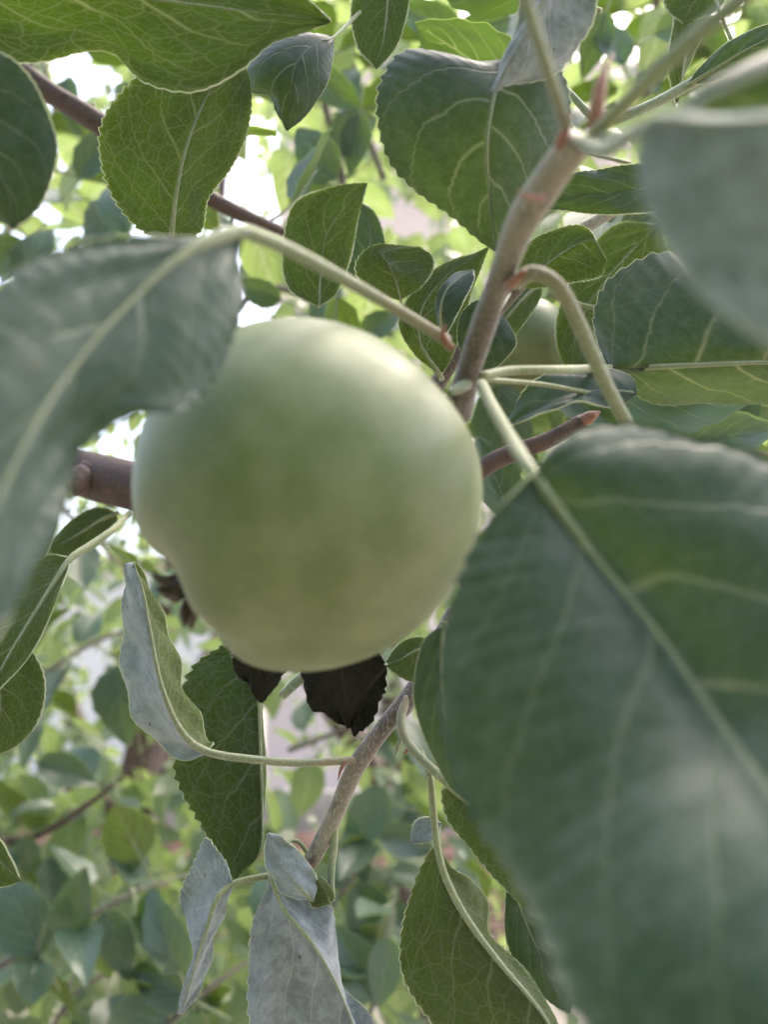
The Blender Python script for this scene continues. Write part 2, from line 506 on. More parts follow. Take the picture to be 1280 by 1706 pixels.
def apple(name, centre, R, axis, label, squash=1.0):
    """axis: unit vector from the stem end to the calyx end"""
    ax = -Vector(axis).normalized()
    rot = ax.to_track_quat('Z', 'Y').to_matrix().to_4x4()
    e = root(name, None, label, 'apple', 'green apples on the tree')
    e.matrix_world = Matrix.Translation(centre) @ rot
    nphi, nth = 72, 96
    V, F = [], []
    for i in range(nphi + 1):
        ph = math.pi * i / nphi
        s, c = math.sin(ph), math.cos(ph)
        r = R * s * (1.0 + 0.025 * c - 0.09 * max(0, -c) ** 2)
        h = R * squash * c
        h -= R * 0.24 * math.exp(-(ph / 0.24) ** 2)
        h += R * 0.25 * math.exp(-((math.pi - ph) / 0.42) ** 2)
        for j in range(nth):
            th = 2 * math.pi * j / nth
            lob = 1 + 0.05 * math.cos(5 * th + 0.6) * max(0, -c) ** 2 + 0.018 * math.cos(2 * th + 1.0) + 0.012 * math.cos(3 * th + 2)
            V.append((r * lob * math.cos(th), r * lob * math.sin(th), h * (1 + 0.03 * math.cos(th + 1.2) + 0.035 * math.cos(5 * th + 0.6) * max(0, -c) ** 3)))
    for i in range(nphi):
        for j in range(nth):
            j2 = (j + 1) % nth
            F.append((i * nth + j, (i + 1) * nth + j, (i + 1) * nth + j2, i * nth + j2))
    build('fruit_body', V, F, [SKIN], e)
    # calyx: a ring of five dry curled sepals and a few stamen remains
    cx = build('calyx', *tube_data([(0, 0, -R * 0.62), (0, 0, -R * 0.70), (0, 0, -R * 0.74)], [R * 0.11, R * 0.10, R * 0.05], n=10, k=12)[:2], [SEPAL], e)
    rr = random.Random(3)
    for k in range(5):
        a = 2 * math.pi * k / 5 + 0.3
        d = Vector((math.cos(a), math.sin(a), 0))
        q = [d * R * 0.06 + Vector((0, 0, -R * 0.74)), d * R * 0.09 + Vector((0, 0, -R * 0.85)), d * R * (0.12 + rr.uniform(0, 0.03)) + Vector((0, 0, -R * 0.91)),
             d * R * (0.17 + rr.uniform(0, .05)) + Vector((0, 0, -R * (0.92 + rr.uniform(0, .06))))]
        tube('sepal', q, [R * 0.035, R * 0.042, R * 0.034, R * 0.01], SEPAL, cx, n=12, k=7)
    for k in range(9):
        a = 2 * math.pi * k / 9
        d = Vector((math.cos(a), math.sin(a), 0))
        q = [d * R * 0.03 + Vector((0, 0, -R * 0.7)), d * R * 0.05 + Vector((0, 0, -R * 0.80)), d * R * rr.uniform(0.05, 0.12) + Vector((0, 0, -R * rr.uniform(.86, .93)))]
        tube('stamen', q, [R * 0.01, R * 0.008, R * 0.012], SEPAL, cx, n=8, k=5)
    return e


AX = (RGT * -0.76 + UPV * -0.62 + FWD * -0.14).normalized()
AC = P(507, 828, 14.2)
AR = 0.0281
apple('apple', AC, AR, AX, 'large pale green apple hanging in the middle, partly covered by a blurred leaf')

# ---- the fruiting shoot that carries the apple
sh = root('apple_shoot', P(778, 668, 16.2), 'fuzzy grey-brown fruiting shoot beside the large apple, with big blurred leaves', 'branch')
tube('stem', [P(768, 690, 16.8), P(775, 640, 15.9), P(800, 560, 15.2), P(835, 460, 14.2), P(868, 375, 13.3), P(915, 300, 12.5), P(965, 235, 11.9)],
     [.0023, .0023, .00215, .0021, .0022, .0026, .0022], TWIG, sh, n=90, k=16, lumps=0.07, seed=2)
tube('fruit_stalk', [P(772, 672, 16.4), P(752, 668, 16.2), P(725, 668, 15.6), P(690, 690, 14.9)], [.0013, .0011, .0009, .0009], STALK_RED, sh, n=24, k=10)
tube('bud', [P(992, 238, 11.8), P(994, 190, 11.7), P(1000, 150, 11.7), P(1010, 112, 11.8), P(1022, 92, 11.9)], [.0010, .0011, .0009, .0005, .0002], BUD, sh, n=24, k=10)
tube('bud', [P(930, 268, 12.2), P(940, 225, 11.8), P(952, 190, 11.7)], [.0010, .0009, .0002], BUD, sh, n=16, k=8)
tube('stipule', [P(905, 330, 12.3), P(880, 328, 12.1), P(862, 318, 12.0)], [.0006, .0004, .0001], BUD, sh, n=10, k=6)
tube('stipule', [P(846, 478, 14.1), P(858, 466, 13.8), P(876, 452, 13.6)], [.0009, .0009, .0004], BUD, sh, n=10, k=6)
tube('stipule', [P(752, 580, 15.2), P(738, 560, 15.0), P(744, 540, 14.9)], [.0008, .0007, .0001], BUD, sh, n=10, k=6)
tube('bud', [P(778, 640, 15.6), P(760, 650, 15.2), P(748, 655, 15.0)], [.0011, .0010, .0005], STALK_RED, sh, n=10, k=8)

# huge leaf at the right
leaf(sh, [(893, 795, 10.9), (1000, 940, 10.4), (1100, 1062, 9.9), (1200, 1205, 9.2), (1290, 1325, 8.4), (1390, 1480, 7.7), (1440, 1760, 6.7)],
     [(862, 818, 10.8), (805, 880, 10.5), (762, 975, 10.1), (738, 1090, 9.8), (740, 1220, 9.5), (782, 1345, 9.0), (850, 1450, 8.5), (905, 1560, 7.9), (960, 1690, 7.3), (1120, 1840, 6.8)],
     [(925, 748, 11.0), (985, 710, 11.1), (1065, 702, 11.1), (1160, 728, 10.9), (1290, 765, 10.6), (1440, 860, 10.0), (1580, 1060, 9.2), (1640, 1320, 8.3), (1580, 1580, 6.9)],
     face='U', stalk=[(803, 640, 15.4), (818, 672, 14.2), (850, 728, 12.6), (893, 795, 10.9)], r_stalk=0.98, teeth=30, amp=0.022, camber=0.10, rib=0.68,
     label='huge dark green leaf with bluish sheen filling the lower right', wave=0.035, pillow=0.03, rim=0)
# blurred leaf at the left, over the apple
leaf(sh, [(392, 388, 11.4), (300, 428, 10.7), (200, 520, 10.0), (110, 625, 9.3), (40, 740, 8.7), (-30, 900, 8.1), (-60, 1120, 7.6)],
     [(330, 396, 11.0), (245, 396, 10.5), (150, 400, 9.9), (75, 425, 9.4), (10, 470, 9.0), (-70, 570, 8.5), (-140, 760, 8.0), (-130, 980, 7.6)],
     [(396, 430, 11.6), (400, 520, 11.3), (372, 612, 10.8), (310, 680, 10.3), (225, 688, 9.9), (150, 742, 9.6), (108, 815, 9.2), (62, 905, 8.7), (15, 1020, 8.1)],
     face='U', stalk=[(745, 567, 15.2), (690, 533, 14.6), (600, 480, 13.6), (500, 425, 12.4), (430, 394, 11.7), (392, 388, 11.4)], stalk_mat=STALK_RED, r_stalk=1.0, rib=0.5,
     teeth=28, amp=0.03, camber=0.06, rim=0, pillow=.02, crumple=.014, label='blurred dark green leaf with pale broad midrib across the apple top')
# unseen leaves added to the shoot beyond the left edge, shading the apple
for k, (bx, by, tx, ty, z0, z1) in enumerate([(-120, 700, -420, 1180, 11.5, 9.0), (-160, 420, -520, 640, 12.0, 9.5), (-140, 980, -300, 1480, 12.5, 10.5)]):
    mx, my, zz = (bx + tx) / 2, (by + ty) / 2, (z0 + z1) / 2
    leaf(sh, [(bx, by, z0), (mx - 20, my - 10, zz), (tx, ty, z1)], [(mx - 190, my - 110, zz + .8)], [(mx + 150, my + 120, zz + .4)], face='U', teeth=20, amp=.02, r_stalk=.7)
# near blurred leaf, top right: pale underside
leaf(sh, [(1085, 200, 7.4), (1180, 205, 7.0), (1290, 200, 6.7), (1420, 200, 6.5), (1560, 240, 6.4)],
     [(1060, 250, 7.4), (1070, 330, 7.2), (1110, 410, 7.0), (1165, 485, 6.8), (1240, 545, 6.6), (1330, 590, 6.5), (1450, 560, 6.4), (1540, 400, 6.3)],
     [(1105, 188, 7.8), (1180, 186, 8.0), (1290, 180, 8.2), (1400, 180, 8.0), (1500, 200, 7.2)],
     face='D', under=GREY, rim=0, stalk=[(965, 235, 11.9), (1005, 250, 10.6), (1040, 232, 9.2), (1085, 200, 7.4)], r_stalk=0.95, teeth=24, amp=0.02, camber=0.08, rib=0.5,
     label='very blurred leaf close to the lens, pale grey underside showing')
leaf(sh, [(1120, 205, 9.6), (1190, 165, 9.2), (1290, 120, 8.9), (1420, 70, 8.8)],
     [(1150, 165, 9.6), (1200, 130, 9.4), (1280, 92, 9.2), (1370, 50, 9.0)], [(1180, 230, 9.5), (1290, 230, 9.2), (1380, 160, 9.0)],
     face='U', stalk=[(990, 235, 11.6), (1060, 225, 10.4), (1120, 205, 9.6)], r_stalk=0.8, teeth=22, amp=0.02, rim=0,
     label='blurred dark green leaf above the pale grey one at the right edge')
# heart-shaped leaf top centre
leaf(sh, [(842, 100, 15.4), (822, 170, 14.9), (812, 240, 14.9), (816, 320, 15.2), (826, 420, 15.7)],
     [(790, 102, 15.6), (725, 86, 15.8), (668, 90, 15.9), (634, 140, 15.8), (630, 200, 15.7), (648, 268, 15.7), (690, 316, 15.7), (750, 358, 15.7), (795, 398, 15.7)],
     [(890, 95, 15.2), (935, 120, 15.4), (955, 180, 15.7), (940, 260, 15.9), (905, 330, 15.9), (862, 392, 15.8)],
     face='U', stalk=[(960, -120, 17.5), (905, -20, 18.0), (868, 50, 18.3), (842, 100, 15.4)], r_stalk=0.7, teeth=28, amp=0.035, camber=0.07, dz=3,
     label='broad heart-shaped grey-green leaf pointing down at top centre')
# pale folded leaf above it
leaf(sh, [(985, -160, 16.6), (935, -60, 16.6), (893, 25, 16.7), (852, 95, 16.8), (822, 155, 17.2)],
     [(905, -80, 17), (880, -20, 17.1), (858, 40, 17.2), (832, 105, 17.3)],
     [(1010, -80, 17), (985, -10, 17.3), (965, 60, 17.4), (938, 118, 17.4), (880, 140, 17.3)],
     face='D', under=FELT, crumple=0.03, r_stalk=0.6, teeth=20, amp=0.04,
     label='pale grey felted leaf folded up at top centre')
# stalks leaving the top of the picture, each to its leaf
leaf(sh, [(868, -45, 9.6), (850, -150, 9.2), (820, -300, 8.9), (800, -480, 8.8)],
     [(800, -120, 9.4), (730, -240, 9.2), (730, -360, 9.0)], [(920, -140, 9.2), (960, -260, 8.9), (900, -390, 8.8)],
     face='D', stalk=[(944, 215, 11.8), (935, 180, 11.4), (905, 90, 10.6), (880, 10, 10.0), (868, -45, 9.6)], r_stalk=0.8, stalk_mat=STALK_RED,
     label='leaf on the pale stalk rising past the top edge')
leaf(sh, [(1285, -40, 8.6), (1380, -130, 8.2), (1480, -250, 8.0), (1540, -380, 7.9)],
     [(1280, -130, 8.6), (1310, -260, 8.4), (1400, -370, 8.1)], [(1400, -60, 8.2), (1540, -120, 7.9), (1600, -240, 7.8)],
     face='D', stalk=[(990, 225, 11.6), (1035, 180, 11.0), (1100, 115, 10.2), (1190, 35, 9.3), (1285, -40, 8.6)], r_stalk=1.05,
     label='leaf on the thick pale stalk leaving the upper right corner')
# bent stalk to a leaf hidden behind the huge one
leaf(sh, [(1046, 708, 15.2), (1090, 790, 15.2), (1130, 900, 15.3), (1160, 1020, 15.6), (1180, 1130, 16)],
     [(1000, 730, 15.2), (940, 800, 15.2), (930, 900, 15.3), (990, 1010, 15.5), (1100, 1090, 15.8)],
     [(1110, 735, 15.4), (1210, 780, 15.5), (1265, 880, 15.6), (1260, 1000, 15.7), (1230, 1080, 15.8)],
     face='U', stalk=[(858, 470, 14.1), (890, 455, 13.7), (930, 476, 13.6), (965, 540, 13.9), (1005, 630, 14.5), (1046, 708, 15.2)], stalk_mat=STALK_RED, r_stalk=1.25,
     label='leaf on the bent pale stalk, hidden behind the huge leaf')
# leaf on the level stalk at the right: upper half dark and bluish, lower half hanging
leaf(sh, [(1015, 613, 17.2), (1100, 611, 17.0), (1190, 607, 16.8), (1290, 604, 16.6), (1400, 610, 16.6), (1500, 640, 16.8)],
     [(995, 570, 17.6), (990, 520, 18.0), (1010, 470, 18.2), (1055, 438, 18.2), (1110, 420, 18.1), (1190, 440, 17.9), (1300, 480, 17.5), (1420, 540, 17.1)],
     [(1030, 632, 17.9), (1060, 660, 18.5), (1120, 676, 18.9), (1180, 668, 18.9), (1250, 670, 18.8), (1350, 680, 18.4), (1440, 664, 17.6)],
     face='U', stalk=[(800, 628, 15.6), (850, 618, 16.2), (930, 616, 16.8), (1015, 613, 17.2)], r_stalk=0.85, teeth=26, amp=0.03, rib=0.8, dz=2,
     label='dark bluish leaf on the level pale stalk at the right edge')
# little leaf below the level stalk
leaf(sh, [(1062, 655, 18.6), (1000, 650, 18.4), (940, 660, 18.3), (890, 685, 18.4), (842, 712, 18.6)],
     [(1050, 625, 18.8), (980, 610, 18.8), (915, 625, 18.7), (870, 655, 18.7)],
     [(1030, 680, 18.5), (970, 672, 18.1), (930, 682, 18.0), (880, 700, 18.2)],
     face='U', stalk=[(800, 632, 16.2), (900, 640, 17.6), (990, 655, 18.4), (1062, 655, 18.6)], r_stalk=0.5, teeth=20, amp=0.03,
     label='small dark leaf with pale margin under the level stalk')

# ---- the second, smaller apple behind the shoot
apple('apple', P(872, 580, 30.0), 0.0172, (RGT * 0.25 - UPV * 0.9 + FWD * 0.3), 'small pale green apple half hidden behind the grey-brown shoot')

# ---- twig behind the shoot, with the leaves between the two apples
tw = root('leafy_twig', P(700, 700, 26), 'twig with serrated olive leaves between the large and the small apple', 'branch')
tube('stem', [P(690, 720, 26), P(735, 630, 26), P(790, 560, 25.5), P(870, 470, 25), P(960, 390, 25), P(1060, 330, 25.5)], [.0028, .0027, .0025, .0022, .002, .0015], TWIG, tw, n=50, k=12, lumps=.08)
leaf(tw, [(668, 500, 22.5), (660, 470, 22.2), (650, 445, 22.0), (640, 420, 22.0), (700, 412, 22.4)],
     [(620, 490, 22.2), (592, 455, 22.0), (600, 425, 22.0), (632, 406, 22.1)], [(700, 480, 22.4), (722, 450, 22.5), (720, 425, 22.5)],
     face='D', stalk=[(735, 630, 25.6), (690, 570, 24), (668, 500, 22.5)], r_stalk=0.6, teeth=22, amp=.05, label='small round olive leaf with bright toothed edge above the apple')
leaf(tw, [(735, 625, 23.6), (700, 570, 23.2), (705, 510, 23.2), (750, 455, 23.3), (815, 412, 23.6)],
     [(690, 590, 23.4), (664, 540, 23.2), (680, 495, 23.2), (730, 445, 23.4)], [(755, 590, 23.6), (775, 540, 23.6), (785, 490, 23.6), (800, 450, 23.6)],
     face='D', stalk=[(735, 632, 25.6), (735, 625, 23.6)], r_stalk=0.6, teeth=22, amp=.03, label='light green leaf seen from below beside the shoot')
leaf(tw, [(742, 560, 21.8), (735, 520, 21.6), (748, 480, 21.6), (790, 450, 21.8)],
     [(728, 530, 21.9), (730, 490, 22.0), (755, 460, 22)], [(755, 540, 21.5), (775, 500, 21.4), (790, 470, 21.6)],
     face='U', under=FELT, teeth=14, amp=.03, label='narrow shiny curled leaf edge beside the shoot')
leaf(tw, [(870, 480, 24), (900, 450, 23.5), (940, 420, 23.2), (985, 400, 23.2), (1012, 435, 23.4)],
     [(862, 440, 24), (880, 405, 23.7), (930, 380, 23.4), (980, 380, 23.2)], [(900, 480, 23.8), (950, 472, 23.5), (1000, 462, 23.4)],
     face='D', stalk=[(870, 470, 25), (870, 480, 24)], r_stalk=.6, teeth=22, amp=.04, label='olive leaf with notched edge above the small apple')
leaf(tw, [(830, 520, 22.8), (805, 540, 22.6), (790, 570, 22.6), (800, 620, 22.8)],
     [(800, 500, 22.6), (770, 520, 22.6), (762, 560, 22.6), (775, 600, 22.8)], [(850, 545, 22.8), (860, 575, 22.8), (830, 610, 22.8)],
     face='U', stalk=[(850, 490, 24.6), (830, 520, 22.8)], r_stalk=.5, teeth=20, amp=.04, label='small dark leaf in front of the small apple')
leaf(tw, [(905, 470, 26.2), (870, 500, 25.9), (830, 550, 25.6), (800, 610, 25.6)],
     [(860, 470, 26.2), (800, 500, 25.8), (775, 560, 25.6)], [(900, 500, 26.0), (870, 545, 25.7), (835, 590, 25.6)],
     face='D', teeth=20, amp=.04, label='dark olive leaf covering the left of the small apple')
leaf(tw, [(1100, 372, 27), (1050, 420, 27), (1000, 480, 27), (965, 540, 27), (950, 620, 27)],
     [(1030, 372, 27), (970, 430, 27), (930, 520, 27), (930, 580, 27)], [(1110, 430, 27.2), (1060, 510, 27.4), (1010, 580, 27.4), (980, 610, 27)],
     face='D', stalk=[(1050, 335, 25.5), (1100, 372, 27)], r_stalk=.6, teeth=24, amp=.03, label='yellow-olive leaf lit from behind above the small apple')
leaf(tw, [(1120, 300, 20), (1060, 318, 20), (1000, 325, 20), (930, 330, 20.3), (880, 350, 20.5)],
     [(1080, 275, 20), (1000, 280, 20), (930, 300, 20.2)], [(1100, 350, 20), (1020, 358, 20), (940, 352, 20.3)],
     face='U', stalk=[(1060, 332, 25.4), (1150, 310, 22), (1120, 300, 20)], r_stalk=.6, teeth=22, amp=.03, label='dark hairy leaf behind the fork of the shoot')

# ---- twig in the top right corner
tr_ = root('leafy_twig', P(1300, 60, 24), 'thin twig with a dark leaf in the top right corner', 'branch')
tube('stem', [P(1320, 40, 24), P(1230, 90, 24), P(1150, 140, 23.8), P(1070, 182, 23.6), P(1000, 200, 23.8), P(945, 150, 24)], [.0016, .0016, .0015, .0014, .0013, .0008], STALK, tr_, n=40, k=10)
leaf(tr_, [(1150, 142, 23.5), (1200, 110, 23), (1260, 75, 22.6), (1360, 30, 22.4)], [(1165, 115, 23.4), (1200, 80, 23), (1280, 40, 22.6)], [(1190, 135, 23.2), (1260, 110, 22.8), (1340, 80, 22.4)],
     face='U', r_stalk=.7, teeth=20, amp=.03, label='dark leaf slanting up in the top right corner')
leaf(tr_, [(1180, -30, 25), (1160, 0, 25), (1150, 15, 25), (1140, 40, 25)], [(1120, -30, 25), (1105, -5, 25), (1115, 20, 25)], [(1210, -10, 25), (1200, 15, 25), (1170, 30, 25)],
     face='D', stalk=[(1230, 90, 24), (1200, 20, 24.6), (1180, -30, 25)], r_stalk=.5, teeth=16, amp=.05, label='small olive leaf hanging from the top edge')
leaf(tr_, [(1128, 175, 25), (1140, 100, 25), (1150, 40, 25.5), (1170, -60, 26)], [(1112, 110, 25), (1122, 40, 25.5), (1130, -20, 26)], [(1150, 110, 25.3), (1178, 40, 25.6), (1190, -20, 26)],
     face='D', stalk=[(1120, 160, 23.8), (1128, 175, 25)], r_stalk=.5, teeth=16, amp=.03, label='narrow leaf on a thin stalk at the upper right')

# ---- top left twig with its big leaves lit from behind
tl = root('leafy_twig', P(-60, -60, 19), 'twig at the upper left with large leaves lit from behind', 'branch')
tube('stem', [P(-200, 620, 22), P(-60, 560, 22.3), P(100, 500, 22.4), P(220, 450, 22.3), P(282, 412, 22), P(290, 400, 21.6)], [.0022, .0021, .002, .0017, .0012, .0008], TWIG, tl, n=40, k=12, lumps=.08)
leaf(tl, [(-180, -70, 17.5), (0, -40, 17.2), (180, -12, 17), (330, 8, 17.2), (450, 24, 17.6), (552, 36, 18)],
     [(-120, -200, 17), (60, -180, 16.8), (240, -140, 16.8), (400, -70, 17.2), (500, -10, 17.6)],
     [(-140, 40, 17.8), (-20, 95, 17.8), (60, 106, 17.8), (140, 86, 17.7), (190, 92, 17.6), (240, 138, 17.5), (320, 152, 17.5), (400, 118, 17.6), (455, 72, 17.7), (505, 54, 17.9)],
     face='D', r_stalk=.9, teeth=34, amp=.02, dz=1.6, label='large green leaf lit from behind across the top left corner', wave=.01)
leaf(tl, [(285, 398, 20.8), (294, 320, 20.6), (312, 240, 20.5), (340, 170, 20.5), (385, 95, 20.6)],
     [(235, 384, 20.8), (188, 330, 20.7), (166, 265, 20.6), (170, 205, 20.6), (205, 150, 20.6), (265, 100, 20.6), (330, 80, 20.6)],
     [(335, 385, 20.9), (348, 330, 21.0), (385, 280, 21.0), (412, 220, 21.0), (420, 160, 20.9), (410, 110, 20.8)],
     face='D', stalk=[(285, 402, 22), (285, 398, 20.8)], r_stalk=.75, teeth=32, amp=.035, label='green leaf with pale net veins and bright toothed edge, lit from behind')
leaf(tl, [(-90, 120, 15.5), (-50, 190, 15), (-20, 250, 14.8), (10, 310, 14.8), (25, 378, 15)],
     [(-120, 200, 15.6), (-110, 290, 15.4), (-50, 350, 15.2)], [(-40, 80, 15.2), (15, 95, 15), (55, 135, 15), (85, 200, 15), (96, 255, 15), (80, 315, 15), (50, 362, 15)],
     face='U', stalk=[(-140, 60, 18), (-90, 120, 15.5)], r_stalk=.7, teeth=26, amp=.02, label='dark green leaf at the upper left edge')
leaf(tl, [(555, 62, 21.6), (530, 70, 21.2), (495, 105, 20.8), (485, 160, 20.8), (478, 218, 21.2)],
     [(500, 58, 21.4), (450, 72, 21.4), (414, 112, 21.4), (412, 150, 21.5), (450, 160, 21.3), (465, 190, 21.2)],
     [(556, 90, 21.4), (548, 130, 21.3), (525, 170, 21.3), (500, 200, 21.3)],
     face='U', stalk=[(600, 20, 24), (555, 62, 21.6)], r_stalk=.5, teeth=18, amp=.03, camber=.12, label='small slate-blue folded leaf with pointed tip at the top')
leaf(tl, [(640, -60, 24), (645, 0, 24), (640, 60, 24), (628, 115, 24)], [(600, -40, 24), (584, 20, 24), (596, 80, 24)], [(680, -40, 24), (680, 20, 24), (660, 80, 24)],
     face='D', teeth=20, amp=.03, label='dull green leaf hanging from the top edge left of the heart-shaped leaf')
leaf(tl, [(530, 512, 27), (535, 450, 27), (550, 380, 27), (612, 305, 27)], [(480, 480, 27), (470, 420, 27), (490, 340, 27), (560, 308, 27)], [(560, 490, 27), (585, 430, 27), (598, 360, 27)],
     face='D', stalk=[(500, 402, 35), (515, 470, 30), (530, 512, 27)], r_stalk=.6, teeth=22, amp=.03, label='light green leaf above the apple, left of the shoot')
leaf(tl, [(600, 470, 30), (610, 430, 30), (618, 390, 30), (600, 335, 30)], [(570, 450, 30), (572, 400, 30), (585, 360, 30)], [(640, 450, 30), (642, 400, 30), (625, 355, 30)],
     face='U', teeth=16, amp=.03, label='dark blue-green leaf above the apple')

# ---- limb behind the apple
lb = root('brown_limb', P(120, 800, 30), 'thick reddish-brown limb passing behind the large apple', 'branch')
tube('bark', [P(96, 775, 31), P(160, 795, 30), P(240, 815, 29), P(420, 870, 27.5), P(600, 880, 26), P(740, 820, 24.5), P(830, 765, 23.5), P(910, 735, 23), P(975, 700, 22.8)],
     [.0066, .0080, .0084, .0074, .0058, .0042, .0032, .0026, .0018], LIMB, lb, n=90, k=18, lumps=.1, seed=5)
tube('side_stub', [P(150, 790, 29.5), P(122, 806, 29), P(112, 812, 28.9)], [.005, .0046, .004], LIMB, lb, n=12, k=12, lumps=.1)
tube('bud', [P(972, 702, 22.8), P(985, 694, 22.6), P(1000, 686, 22.6)], [.0017, .0016, .0003], BUD, lb, n=12, k=10)
leaf(lb, [(118, 930, 25), (90, 970, 24.5), (55, 1025, 24), (15, 1090, 23.6), (-40, 1190, 23.4)],
     [(80, 925, 25), (38, 938, 24.7), (0, 965, 24.4), (-50, 1030, 24)], [(112, 960, 24.6), (85, 1020, 24), (50, 1090, 23.6), (0, 1150, 23.4)],
     face='D', stalk=[(215, 855, 28), (190, 880, 26.5), (150, 908, 25.6), (118, 930, 25)], r_stalk=1.0, teeth=24, amp=.02, label='green leaf with a straight pale midrib at the left edge')
leaf(lb, [(195, 855, 29), (165, 868, 29), (130, 890, 29), (80, 918, 29)], [(160, 845, 29), (120, 865, 29), (90, 895, 29)], [(190, 885, 29), (150, 918, 29), (110, 930, 29)],
     face='D', teeth=16, amp=.02, label='bright yellow-green leaf under the brown limb')
leaf(lb, [(-30, 1075, 26), (-10, 1120, 25.8), (0, 1180, 25.8), (-10, 1260, 26)], [(-80, 1120, 26), (-80, 1200, 26), (-40, 1250, 26)], [(30, 1060, 26), (66, 1105, 25.8), (76, 1150, 25.8), (62, 1205, 25.8), (25, 1245, 26)],
     face='D', teeth=22, amp=.03, label='rounded light green leaf cut by the left edge')
leaf(lb, [(110, 790, 24), (80, 830, 23.6), (60, 880, 23.6), (45, 935, 23.8)], [(60, 810, 23.8), (30, 860, 23.7), (30, 910, 23.8)], [(100, 830, 24), (92, 880, 23.8), (75, 925, 23.8)],
     face='U', teeth=18, amp=.03, label='dark leaf edge beside the blurred left leaf')
leaf(lb, [(-60, 1370, 25), (-30, 1400, 25), (0, 1435, 25), (36, 1468, 25)], [(-40, 1430, 25), (-10, 1475, 25), (15, 1475, 25)], [(-30, 1370, 25), (0, 1398, 25), (20, 1430, 25)],
     face='D', teeth=16, amp=.03, label='bright green leaf tip at the lower left edge')

# ---- the lower shoot
lo = root('apple_shoot', P(700, 1130, 22), 'slender brown shoot hanging below the large apple, with pale felted leaves', 'branch')
tube('stem', [P(760, 1020, 23.2), P(690, 1150, 22.2), P(640, 1212, 22.0), P(592, 1280, 22.0), P(556, 1362, 22.0), P(518, 1436, 21.9)], [.0027, .0025, .0024, .0023, .0022, .0021], TWIG, lo, n=80, k=14, lumps=.09, seed=11)
tube('bud', [P(520, 1430, 21.9), P(512, 1446, 21.8), P(506, 1458, 21.8)], [.0019, .0014, .0004], BUD, lo, n=10, k=10)
tube('stalk', [P(556, 1368, 22), P(556, 1410, 21.8), P(552, 1450, 21.6), P(552, 1500, 21.5)], [.0012, .001, .0009, .0008], STALK, lo, n=20, k=8)
tube('stipule', [P(576, 1268, 21.7), P(568, 1282, 21.6), P(563, 1300, 21.6)], [.0006, .0004, .0001], BUD, lo, n=8, k=6)
tube('stipule', [P(670, 1222, 21.7), P(664, 1240, 21.6), P(658, 1262, 21.6)], [.0008, .0006, .0001], STALK_RED, lo, n=8, k=6)
tube('stipule', [P(684, 1240, 21.5), P(676, 1254, 21.4), P(672, 1258, 21.4)], [.0007, .0005, .0001], BUD, lo, n=8, k=6)
# folded leaf left, slate-blue outside
leaf(lo, [(345, 1252, 21.0), (300, 1215, 20.7), (268, 1140, 20.6), (250, 1050, 20.8), (238, 985, 21.0), (222, 936, 21.2)],
     [(310, 1258, 21.2), (262, 1238, 21.4), (220, 1180, 21.5), (196, 1090, 21.5), (197, 1010, 21.4), (208, 962, 21.3)],
     [(345, 1238, 21.6), (326, 1190, 22.0), (298, 1110, 22.2), (276, 1040, 22.2), (254, 975, 21.8)],
     face='D', under=FELT, crumple=0.03, under2=UNDER, stalk=[(596, 1266, 21.9), (565, 1268, 21.7), (500, 1271, 21.4), (430, 1266, 21.1), (345, 1252, 21.0)], stalk_mat=STALK_RED, r_stalk=.95, teeth=26, amp=.025, rib=.7,
     label='pale slate-blue leaf folded along its midrib below left of the apple')
# leaf lit from behind
leaf(lo, [(415, 1060, 24.5), (430, 1150, 24), (434, 1250, 23.8), (437, 1350, 23.8), (432, 1420, 23.9), (392, 1466, 24)],
     [(370, 1075, 24.5), (325, 1105, 24.3), (302, 1150, 24.1), (298, 1205, 24), (288, 1272, 24), (300, 1318, 24), (328, 1368, 24), (350, 1405, 24), (372, 1440, 24)],
     [(425, 1090, 25.4), (437, 1160, 25.8), (438, 1260, 25.8), (441, 1350, 25.6), (439, 1420, 25)],
     face='D', stalk=[(560, 1100, 24.5), (480, 1060, 24.6), (415, 1060, 24.5)], r_stalk=.8, teeth=26, amp=.05, label='green leaf with net veins lit from behind under the apple')
# dark leaf pair peeping out under the apple
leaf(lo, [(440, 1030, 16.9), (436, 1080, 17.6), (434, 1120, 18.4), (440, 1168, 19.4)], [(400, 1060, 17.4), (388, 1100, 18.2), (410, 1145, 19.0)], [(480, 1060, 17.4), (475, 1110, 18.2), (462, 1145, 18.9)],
     face='U', upper=BLACK, under=BLACK, rim=0, crumple=.04, r_stalk=.2, stalk_mat=LIMB, teeth=14, amp=.07, label='small near-black toothed leaf tip under the apple, smaller of two')
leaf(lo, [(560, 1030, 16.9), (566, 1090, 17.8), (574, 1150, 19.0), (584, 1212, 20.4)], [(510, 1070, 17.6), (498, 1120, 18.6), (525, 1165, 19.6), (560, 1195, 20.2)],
     [(620, 1060, 17.6), (645, 1110, 18.4), (640, 1150, 19.3), (618, 1180, 19.9)], face='U', upper=BLACK, under=BLACK, rim=0, crumple=.04, r_stalk=.2, stalk_mat=LIMB, teeth=16, amp=.07, label='near-black toothed leaf tip under the apple, larger of two')
tube('stalk', [P(600, 1040, 20.4), P(540, 1100, 20), P(495, 1135, 19.8), P(470, 1160, 19.8)], [.0013, .0013, .0014, .001], STALK, lo, n=16, k=8)
# olive scrap right of apple foot
leaf(lo, [(720, 1075, 21.6), (690, 1085, 21.5), (665, 1100, 21.5), (640, 1105, 21.5)], [(700, 1060, 21.6), (665, 1072, 21.6)], [(730, 1110, 21.5), (710, 1140, 21.5), (680, 1135, 21.5), (655, 1120, 21.5)],
     face='D', r_stalk=.6, teeth=12, amp=.05, label='little olive leaf between the apple foot and the huge leaf')
